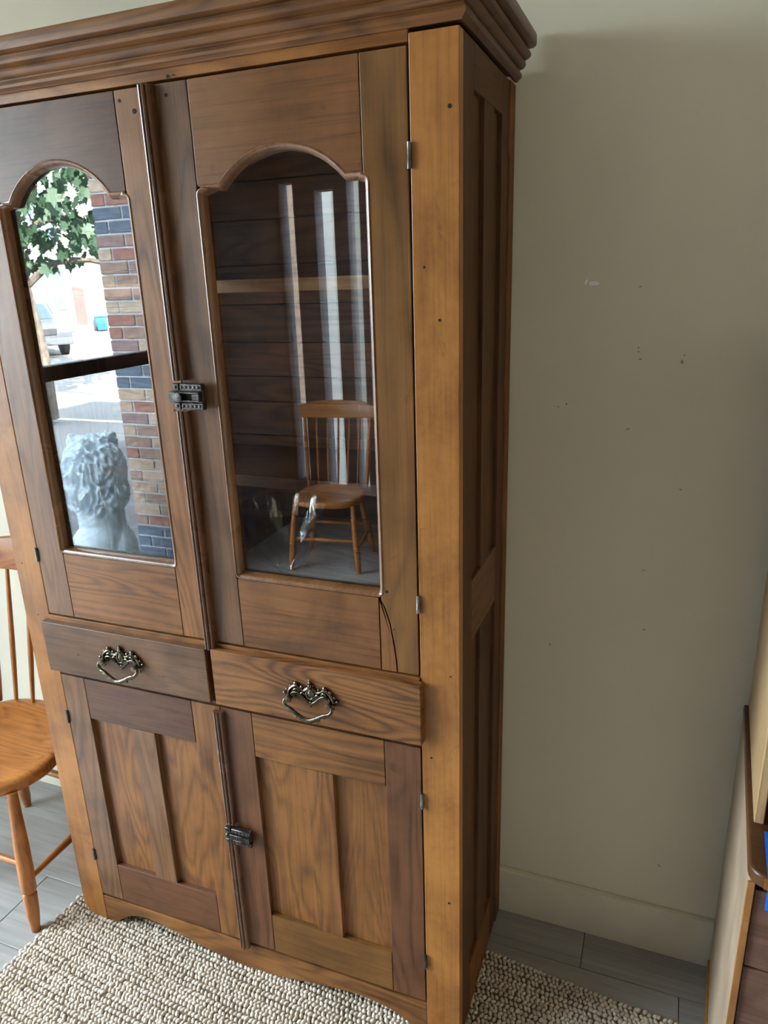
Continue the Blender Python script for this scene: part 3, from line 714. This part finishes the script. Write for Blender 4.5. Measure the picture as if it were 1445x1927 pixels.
# ------------------------------------------------------------------ hutch at the right edge
HY = R(-3.2)                                                   # slightly turned
hut = root('writing_hutch', (.5205, -.115, 0), 'brown wooden hutch with pale side panel at the right edge', 'hutch', rz=HY)
HD, HW = .515, .95                                             # depth, width (local y back, x right)
M_SIDE = wood('golden', 'z', rough=.42, ring=.4)
TONES['hside'] = ((.42, .31, .21), (.28, .195, .125)); TONES['hupper'] = ((.46, .30, .15), (.32, .19, .085)); TONES['hfront'] = ((.17, .085, .055), (.075, .034, .024)); TONES['htop'] = ((.10, .040, .014), (.045, .017, .007))
mS, mF, mT = wood('hside', 'z', rough=.36, ring=.3), wood('hfront', 'x', rough=.30, ring=1.0), wood('htop', 'x', rough=.33, ring=.5)
box('side_panel', 0, .011, .004, HD, .050, .770, mS, hut, .003)
box('edge_strip', -.0004, .0112, .0005, .0038, .052, .768, wood('golden', 'z', rough=.25, ring=.2, coat=.8), hut, .001)
box('side_panel', HW - .02, HW, .004, HD, .050, .770, mS, hut, .003)
box('plinth', -.004, HW - .012, .02, HD - .01, 0, .052, wood('golden', 'x', rough=.4), hut, .002)
box('back_panel', .0115, HW - .02, HD - .012, HD - .002, .06, .77, mF, hut, 0)
rad = .030; tp_ = [(-.001, HD), (-.001, rad - .012)] + [(-.001 + rad - rad * math.cos(a), -.012 + rad - rad * math.sin(a)) for a in [k * math.pi / 2 / 6 for k in range(1, 7)]] + [(HW + .001 - rad, -.012), (HW + .001, rad - .012), (HW + .001, HD)]
prism('desk_top', tp_, .770, .795, mT, hut, .004, None, 'xy')
box('lit_lip_band', .022, HW - .022, -.0134, -.0121, .7715, .7935, wood('golden', 'x', rough=.3, ring=.3), hut, .0005)  # golden band added so the lip front reads as lit
dz = [.058, .235, .410, .585, .752]
for a, b in zip(dz, dz[1:]):
    dwr = box('drawer', .0125, HW - .022, .006, .030, a + .002, b - .002, mF, hut, .002)
    for kx in (.25, .70):
        bm = bmesh.new(); b_lathe(bm, [(0, .002), (.008, .002), (.007, -.010), (.014, -.018), (.012, -.024), (0, -.026)], 14, (kx, .006, (a + b) / 2), 'y'); fin('knob', bm, M_BRASS, dwr, 50)
for x in (.008, HW - .024): box('hutch_side', x, x + .016, .115, HD - .004, .7955, 1.60, wood('hupper', 'z', rough=.36, ring=.3), hut, .002)
box('hutch_back', .024, HW - .024, HD - .016, HD - .006, .7955, 1.60, mT, hut, 0)
for z in (1.03, 1.30): box('shelf', .0245, HW - .0245, .125, HD - .017, z, z + .016, mT, hut, .0015)
box('hutch_top', .002, HW - .002, .10, HD, 1.6005, 1.622, mT, hut, .002)
M_TAPE = plain('blue_tape', (.010, .135, .62), .55, var=.08, scale=60)
bm = bmesh.new()
pth = [(.0985, .7958), (-.0125, .7958), (-.0142, .7940), (-.0142, .7725), (-.0138, .7700)]
A = [bm.verts.new((.024 + .001 * i, p[0], p[1])) for i, p in enumerate(pth)]; B = [bm.verts.new((.074 + .001 * i, p[0], p[1])) for i, p in enumerate(pth)]
A2 = [bm.verts.new((v.co.x, v.co.y - .0004, v.co.z + .0004)) for v in A]; B2 = [bm.verts.new((v.co.x, v.co.y - .0004, v.co.z + .0004)) for v in B]
for i in range(len(pth) - 1):
    bm.faces.new((A[i], A[i + 1], B[i + 1], B[i])); bm.faces.new((A2[i], B2[i], B2[i + 1], A2[i + 1]))
tape = fin('tape_strip', bm, M_TAPE); tape.location = hut.location; tape.rotation_euler = hut.rotation_euler
tag(tape, 'strip of blue masking tape stuck over the edge of the hutch top', 'tape')
tp2 = box('tape_strip', .030, .085, .0052, .0058, .715, .752, M_TAPE, None, 0); tp2.location = hut.location; tp2.rotation_euler = hut.rotation_euler
tag(tp2, 'short piece of blue masking tape on the dark drawer front below the ledge', 'tape')

# ------------------------------------------------------------------ outside, seen mirrored in the left glass door
ZG = -.15
M_ASPH = plain('pale_asphalt', (.155, .153, .15), .9, var=.08, scale=.8)
M_WALK = plain('sidewalk_concrete', (.060, .060, .064), .9, var=.25, scale=3)
def ground_piece(name, x0, x1, y0, y1, z0, z1, mat): return struct(box(name, x0, x1, y0, y1, z0, z1, mat, b=0))
ground_piece('ground', -70, 30, -70, 30, ZG - .6, ZG - .08, M_ASPH)
ground_piece('ground_sidewalk', -6.2, XL - WT, -6.5, 12, ZG - .079, ZG, M_WALK)
ground_piece('ground_sidewalk_corner', XL - WT, 14, -6.5, YF - WT, ZG - .079, ZG, M_WALK)
# brick pier
pier = struct(bpy.data.objects.new('wall_brick_pier', None)); C.objects.link(pier); pier.location = (-2.63, -2.8, ZG)
PX0, PX1, PY0, PY1 = -2.89, XL - WT, -3.2, -2.40
box('mortar_core', PX0 + .006, PX1, PY0 + .006, PY1 - .006, ZG, 2.95, plain('mortar', (.42, .43, .43), .95, var=.08, scale=30, bump=.4), pier, 0, pier.location)
bcols = {'tan': (.34, .235, .17), 'red': (.24, .11, .085), 'brown': (.235, .15, .115), 'blue': (.085, .105, .14), 'mauve': (.21, .135, .125), 'buff': (.37, .28, .21)}
bm_ = {k: plain('brick_' + k, v, .9, var=.18, scale=25, bump=.6) for k, v in bcols.items()}
bmesh_cache = {}
def brick_mesh(l, w, h):
    k = (round(l, 3), round(w, 3))
    if k not in bmesh_cache:
        bm = bmesh.new(); b_box(bm, 0, l, -w, 0, 0, h); bev(bm, .003, 1)
        me = bpy.data.meshes.new('brick'); bm.to_mesh(me); bm.free(); bmesh_cache[k] = me
    return bmesh_cache[k]
CH, MJ = .0749, .011
rb = random.Random(11); zc = 2.184 - CH * 33; row = 0
while zc < 2.9:
    zrow = round((2.184 - zc) / CH)
    blue = zrow in (1, 2, 13, 14, 27, 28, 29)
    offb = 0 if row % 2 == 0 else -.10
    # front face (normal +y) from the corner towards the window wall
    x = PX0 + (0 if row % 2 == 0 else 0); lens = [.205, .205, .205] if row % 2 == 0 else [.097, .205, .205, .205]
    for l in lens:
        if x + .03 > PX1: break
        l2 = min(l, PX1 - x)
        key = 'blue' if blue else rb.choice(['tan', 'red', 'brown', 'brown', 'mauve', 'buff', 'tan'])
        me = brick_mesh(l2, .09, CH - MJ)
        o = bpy.data.objects.new('brick', me.copy() if False else me); link(o, pier)
        o.location = Vector((x, PY1 + rb.uniform(-.001, .0015), zc)) - pier.location
        if len(me.materials) == 0: me.materials.append(bm_['tan'])
        o.material_slots[0].link = 'OBJECT'; o.material_slots[0].material = bm_[key]
        x += l + MJ
    zc += CH; row += 1
M_STONE = plain('grey_lion_stone', (.62, .71, .77), .9, var=.12, scale=18, bump=.5)
# seated stone lion, seen from behind
def lion():
    g = root('stone_lion', (-2.73, -1.93, ZG), 'weathered grey stone lion statue sitting outside the window, mirrored in left door', 'statue')
    bm = bmesh.new()
    def E(c, r, s, rot=None): b_ball(bm, c, r, (s[0] * .80, s[1] * .80, s[2] * .92), 20, 14, rot)
    # local frame: +f is where the lion looks; side = left/right
    fz = Vector((-.50, -.80, 0)).normalized(); sd = Vector((fz.y, -fz.x, 0))      # sd: right-hand side in the mirrored picture
    K = .80
    def Q(f, s, z): return fz * f * K + sd * s * K + Vector((0, 0, .24 + (z - .24) * .92))
    rz_ = Matrix((sd, fz, Vector((0, 0, 1)))).transposed()
    E(Q(-.02, 0, .62), 1, (.155, .17, .26), rz_)          # torso
    E(Q(-.06, 0, .46), 1, (.175, .19, .20), rz_)          # hips
    E(Q(.03, 0, .93), 1, (.205, .20, .21), rz_)           # mane
    E(Q(.00, 0, .80), 1, (.21, .18, .18), rz_)            # mane fall
    E(Q(.15, 0, 1.0), 1, (.13, .14, .13), rz_)            # head
    E(Q(.27, 0, .96), 1, (.07, .09, .06), rz_)            # muzzle
    for s in (-1, 1):
        E(Q(.10, s * .12, 1.11), 1, (.04, .03, .045), rz_)   # ears
        E(Q(-.03, s * .135, .40), 1, (.10, .17, .17), rz_)   # haunch
        for k in range(5): E(Q(.03 + .045 * k, s * .165, .285 + .006 * (2 - k)), 1, (.06, .08, .055), rz_)   # hind foot
        for k in range(9): E(Q(.14 + .004 * k, s * .085, .70 - .052 * k), 1, (.062 - .001 * k, .065, .06), rz_)   # foreleg
        E(Q(.23, s * .085, .275), 1, (.062, .085, .045), rz_)   # forepaw
    for k in range(14):                                      # tail round the hip
        a = k / 13; E(Q(-.22 + .10 * math.sin(a * 2.4), .04 + .19 * a, .30 - .02 * math.sin(a * 3)), 1, (.03, .03, .03))
    E(Q(-.10, .235, .29), 1, (.05, .05, .045))
    me = bpy.data.meshes.new('tmp'); bm.to_mesh(me); bm.free()
    tmp = bpy.data.objects.new('tmp', me); C.objects.link(tmp)
    md = tmp.modifiers.new('r', 'REMESH'); md.mode = 'VOXEL'; md.voxel_size = .0085
    sm = tmp.modifiers.new('s', 'SMOOTH'); sm.iterations = 4; sm.factor = .5
    dg = bpy.context.evaluated_depsgraph_get(); me2 = bpy.data.meshes.new_from_object(tmp.evaluated_get(dg))
    bpy.data.objects.remove(tmp); me2.name = 'body'
    bm = bmesh.new(); bm.from_mesh(me2); bm.normal_update()
    cm = Q(.03, 0, .90)
    for v in bm.verts:
        p = v.co; w = max(0.0, min(1.0, (p.z - .62) / .05)) * max(0.0, min(1.0, (.16 - (p - cm).dot(fz)) / .05))
        a = mnoise.noise(Vector((p.x * 30, p.y * 30, p.z * 17 + 2.5 * mnoise.noise(p * 8))))
        b = mnoise.noise(p * 34)
        v.co = p + v.normal * (w * (.024 * (1 - 3.0 * abs(a)) + .005 * b) + (1 - w) * .004 * b)
    bm.to_mesh(me2); bm.free(); me2.materials.clear(); me2.materials.append(M_STONE); me2.shade_smooth()
    link(bpy.data.objects.new('body', me2), g)
    pz = bmesh.new(); b_box(pz, -.21, .21, -.29, .25, 0, .235); bev(pz, .015); o = fin('plinth', pz, M_STONE, g, 40); o.rotation_euler = (0, 0, math.atan2(fz.y, fz.x) + math.pi / 2)
lion()
# house across the street
hn = Vector((-.69, -.724, 0)).normalized(); hu = Vector((.724, -.69, 0)).normalized()
hs = root('house', (-26.5, -27.2, -.23), 'white clapboard house with brown door across the street, mirrored in left door', 'house', rz=math.atan2(hu.y, hu.x))
M_SIDING = plain('white_siding', (.36, .37, .37), .8, var=.03)
M_HGLASS = plain('house_window_glass', (.09, .13, .19), .12, var=.1)
box('wall_core', -7, 7, -4, -.02, 0, 7.5, M_SIDING, hs, 0)      # local y: minus is away from us (facade at y=0 faces the shop side)
for k in range(34):
    z = .30 + .2 * k
    bm = bmesh.new(); v = [bm.verts.new(p) for p in ((-7, 0.0, z), (7, 0.0, z), (7, -.02, z + .2), (-7, -.02, z + .2), (-7, -.03, z), (7, -.03, z), (7, -.03, z + .2), (-7, -.03, z + .2))]
    for f in ((0, 1, 2, 3), (0, 4, 5, 1), (3, 2, 6, 7), (0, 3, 7, 4), (1, 5, 6, 2), (4, 7, 6, 5)): bm.faces.new([v[i] for i in f])
    fin('siding_board', bm, M_SIDING, hs)
box('foundation', -7.05, 7.05, -4.05, .03, 0, .29, plain('foundation', (.35, .34, .33), .9), hs, 0)
def hwin(x0, x1, z0, z1):
    w = box('window', x0 - .12, x1 + .12, -.02, .05, z0 - .1, z1 + .12, M_SIDING, hs, .01)
    mid = (x0 + x1) / 2; zm = (z0 + z1) / 2
    for a, b in ((x0, mid - .05), (mid + .05, x1)):
        for c_, d_ in ((z0, zm - .03), (zm + .03, z1)): box('pane', a, b, .046, .056, c_, d_, M_HGLASS, w, 0)
hwin(-1.70, -.52, 1.15, 2.72); hwin(-1.70, -.52, 4.2, 5.8); hwin(1.6, 2.8, 1.15, 2.72); hwin(-4.6, -3.4, 1.15, 2.72); hwin(1.6, 2.8, 4.2, 5.8)
dd = box('door', -.16, .34, -.02, .04, .30, 2.1, plain('maroon_door', (.085, .035, .032), .6), hs, .005); box('door_casing', -.26, .44, -.02, .03, .29, 2.2, M_SIDING, hs, .005)
box('door_step', -.35, .55, .03, .5, 0, .22, plain('step', (.6, .6, .58), .9), hs, .01)
prism('roof', [(-7.4, 7.4), (7.4, 7.4), (7.4, 7.6), (0, 10.2), (-7.4, 7.6)], -4.3, .4, plain('shingle_roof', (.16, .15, .15), .9), hs, 0)
bin_ = root('wheelie_bin', hs.location + hu * .92 + hn * (-.55), 'blue wheelie bin beside the house door', 'bin', rz=hs.rotation_euler.z)
M_BLUE = plain('blue_plastic', (.015, .10, .42), .5)
bm = bmesh.new(); vv = []
for z, hx_, hy_ in ((.06, .20, .22), (.66, .28, .30)): vv.append([bm.verts.new((sx * hx_, sy * hy_, z)) for sx, sy in ((-1, -1), (1, -1), (1, 1), (-1, 1))])
for k in range(4): bm.faces.new((vv[0][k], vv[0][(k + 1) % 4], vv[1][(k + 1) % 4], vv[1][k]))
bm.faces.new(vv[0][::-1]); bm.faces.new(vv[1]); bev(bm, .02); fin('body', bm, M_BLUE, bin_, 40)
box('lid', -.30, .30, -.33, .34, .66, .72, M_BLUE, bin_, .02)
for s in (-1, 1): bm = bmesh.new(); b_lathe(bm, [(.02, -.03), (.10, -.03), (.10, .03), (.02, .03)], 16, (s * .22, -.2, .10), 'x'); fin('wheel', bm, M_FRAME, bin_, 40)
# parked cars
def car(label, loc, rz, col):
    c = root('parked_car', loc, label, 'car', 'cars parked across the street', rz)
    paint = plain('car_paint_' + str(len(bpy.data.materials)), col, .25, .4, var=.02)
    body = [(-2.2, .35), (-2.25, .75), (-2.1, .98), (-.95, 1.06), (-.35, 1.06), (2.0, 1.04), (2.2, .95), (2.25, .5), (2.15, .33)]
    prism('body', body, -.88, .88, paint, c, .07)
    cab_ = [(-1.0, 1.05), (-.30, 1.58), (-.1, 1.63), (1.5, 1.63), (1.7, 1.58), (2.05, 1.04)]
    prism('cabin', cab_, -.78, .78, paint, c, .05)
    gl = plain('car_glass_' + str(len(bpy.data.materials)), (.03, .05, .06), .1)
    for s in (-1, 1):
        for poly in ([(-.78, 1.1), (-.22, 1.54), (.40, 1.56), (.40, 1.1)], [(.48, 1.1), (.48, 1.56), (1.4, 1.56), (1.75, 1.1)]):
            prism('side_window', poly, s * .775, s * .795, gl, c, 0)
        for x in (-1.4, 1.4):
            bm = bmesh.new(); b_lathe(bm, [(.05, -.10), (.28, -.11), (.34, -.08), (.34, .08), (.28, .11), (.05, .10)], 20, (x, s * .80, .34), 'y'); fin('wheel', bm, M_FRAME, c, 40)
        box('headlight', -2.27, -2.10, s * .62 - .16, s * .62 + .16, .72, .88, plain('headlight_' + str(len(bpy.data.materials)), (.8, .8, .78), .2), c, .02)
    bm = bmesh.new(); v = [bm.verts.new(p) for p in ((-.97, -.70, 1.10), (-.97, .70, 1.10), (-.36, .64, 1.555), (-.36, -.64, 1.555), (-.93, -.70, 1.08), (-.93, .70, 1.08), (-.32, .64, 1.53), (-.32, -.64, 1.53))]
    for f in ((0, 1, 2, 3), (4, 7, 6, 5), (0, 4, 5, 1), (1, 5, 6, 2), (2, 6, 7, 3), (3, 7, 4, 0)): bm.faces.new([v[i] for i in f])
    fin('windscreen', bm, gl, c)
    box('grille', -2.275, -2.15, -.42, .42, .66, .86, M_FRAME, c, .02); box('bumper', -2.32, -2.1, -.86, .86, .36, .58, paint, c, .04)
    return c
car('silver car parked in front of the white house, mirrored in left door', (-23.4, -21.2, -.23), R(-150), (.30, .31, .32))
car('dark grey car nearest the shop, mirrored at the edge of left door', (-19.3, -17.0, -.23), R(-150), (.10, .11, .13))
# street tree
def tree():
    g = root('street_tree', (-8.6, -7.2, ZG), 'leafy dark green street tree on the sidewalk, mirrored in left door', 'tree')
    bark = plain('bark', (.09, .075, .06), .95, var=.25, scale=14, bump=.8)
    tube('trunk', spline([(0, 0, 0), (.05, 0, 1.0), (.0, .05, 2.2), (.1, 0, 3.5), (.05, -.1, 5.5)], 4), [.20 - .13 * i / 16 for i in range(17)], bark, g, 10)
    rn = random.Random(5)
    for k in range(9):
        a = k * 2.4; z0 = 1.9 + .33 * k
        tube('branch', spline([(0, 0, z0), (math.cos(a) * .7, math.sin(a) * .7, z0 + .35), (math.cos(a) * 1.6, math.sin(a) * 1.6, z0 + .3), (math.cos(a) * 2.2, math.sin(a) * 2.2, z0 - .1)], 3), [.055 - .004 * i for i in range(10)], bark, g, 6)
    N = 5200; V, Fs = [], []
    shape = [(0, 0), (.25, .10), (.20, .30), (.42, .34), (.30, .52), (.38, .68), (.14, .70), (0, 1.0), (-.14, .70), (-.38, .68), (-.30, .52), (-.42, .34), (-.20, .30), (-.25, .10)]
    for _ in range(N):
        while True:
            p = Vector((rn.uniform(-1, 1), rn.uniform(-1, 1), rn.uniform(-1, 1)))
            if .35 < p.length < 1: break
        c = Vector((p.x * 2.5, p.y * 2.5, 4.5 + p.z * 2.35))
        if mnoise.noise(c * 1.1) < -.10 and p.z < .3: continue
        s = rn.uniform(.16, .27); q = Matrix.Rotation(rn.uniform(0, 6.28), 3, 'Z') @ Matrix.Rotation(rn.uniform(.4, 2.0), 3, 'X') @ Matrix.Rotation(rn.uniform(-.6, .6), 3, 'Y')
        b = len(V)
        for x, y in shape: V.append(c + q @ Vector((x * s, -y * s, .10 * s * abs(x))))
        Fs.append(tuple(range(b, b + len(shape))))
    me = bpy.data.meshes.new('foliage'); me.from_pydata([tuple(v) for v in V], [], Fs); me.update()
    t = NT('leaf'); t.set(base_color=(.022, .055, .028), roughness=.6)
    tl_ = t.n('BsdfTranslucent'); tl_.inputs[0].default_value = (.03, .07, .02, 1); mx = t.n('MixShader'); mx.inputs[0].default_value = .3
    t.l(t.p.outputs[0], mx.inputs[1]); t.l(tl_.outputs[0], mx.inputs[2]); t.l(mx.outputs[0], t.out.inputs[0])
    me.materials.append(t.m)
    tag(link(bpy.data.objects.new('foliage', me), g), kind='stuff')
tree()
# planted bed and parking line
pl = struct(box('ground_parking_line', -11.5, -5.0, -7.60, -7.48, ZG - .079, ZG - .074, plain('line_paint', (.8, .8, .78), .8), b=0)); pl.rotation_euler = (0, 0, 0)
# masonry behind the narrow windows of the front wall
box_b = struct(box('wall_entry_pier', -2.95, -2.50, YF - .95, YF - .75, ZG, 2.9, bm_['tan'], b=0))
struct(box('wall_entry_board', -2.48, -2.16, YF - .93, YF - .88, ZG, 2.9, plain('white_board', (.72, .72, .70), .7, var=.02), b=0))
struct(box('wall_entry_post', -2.14, -1.70, YF - .85, YF - .65, ZG, 2.9, plain('cream_post', (.62, .58, .48), .8), b=0))
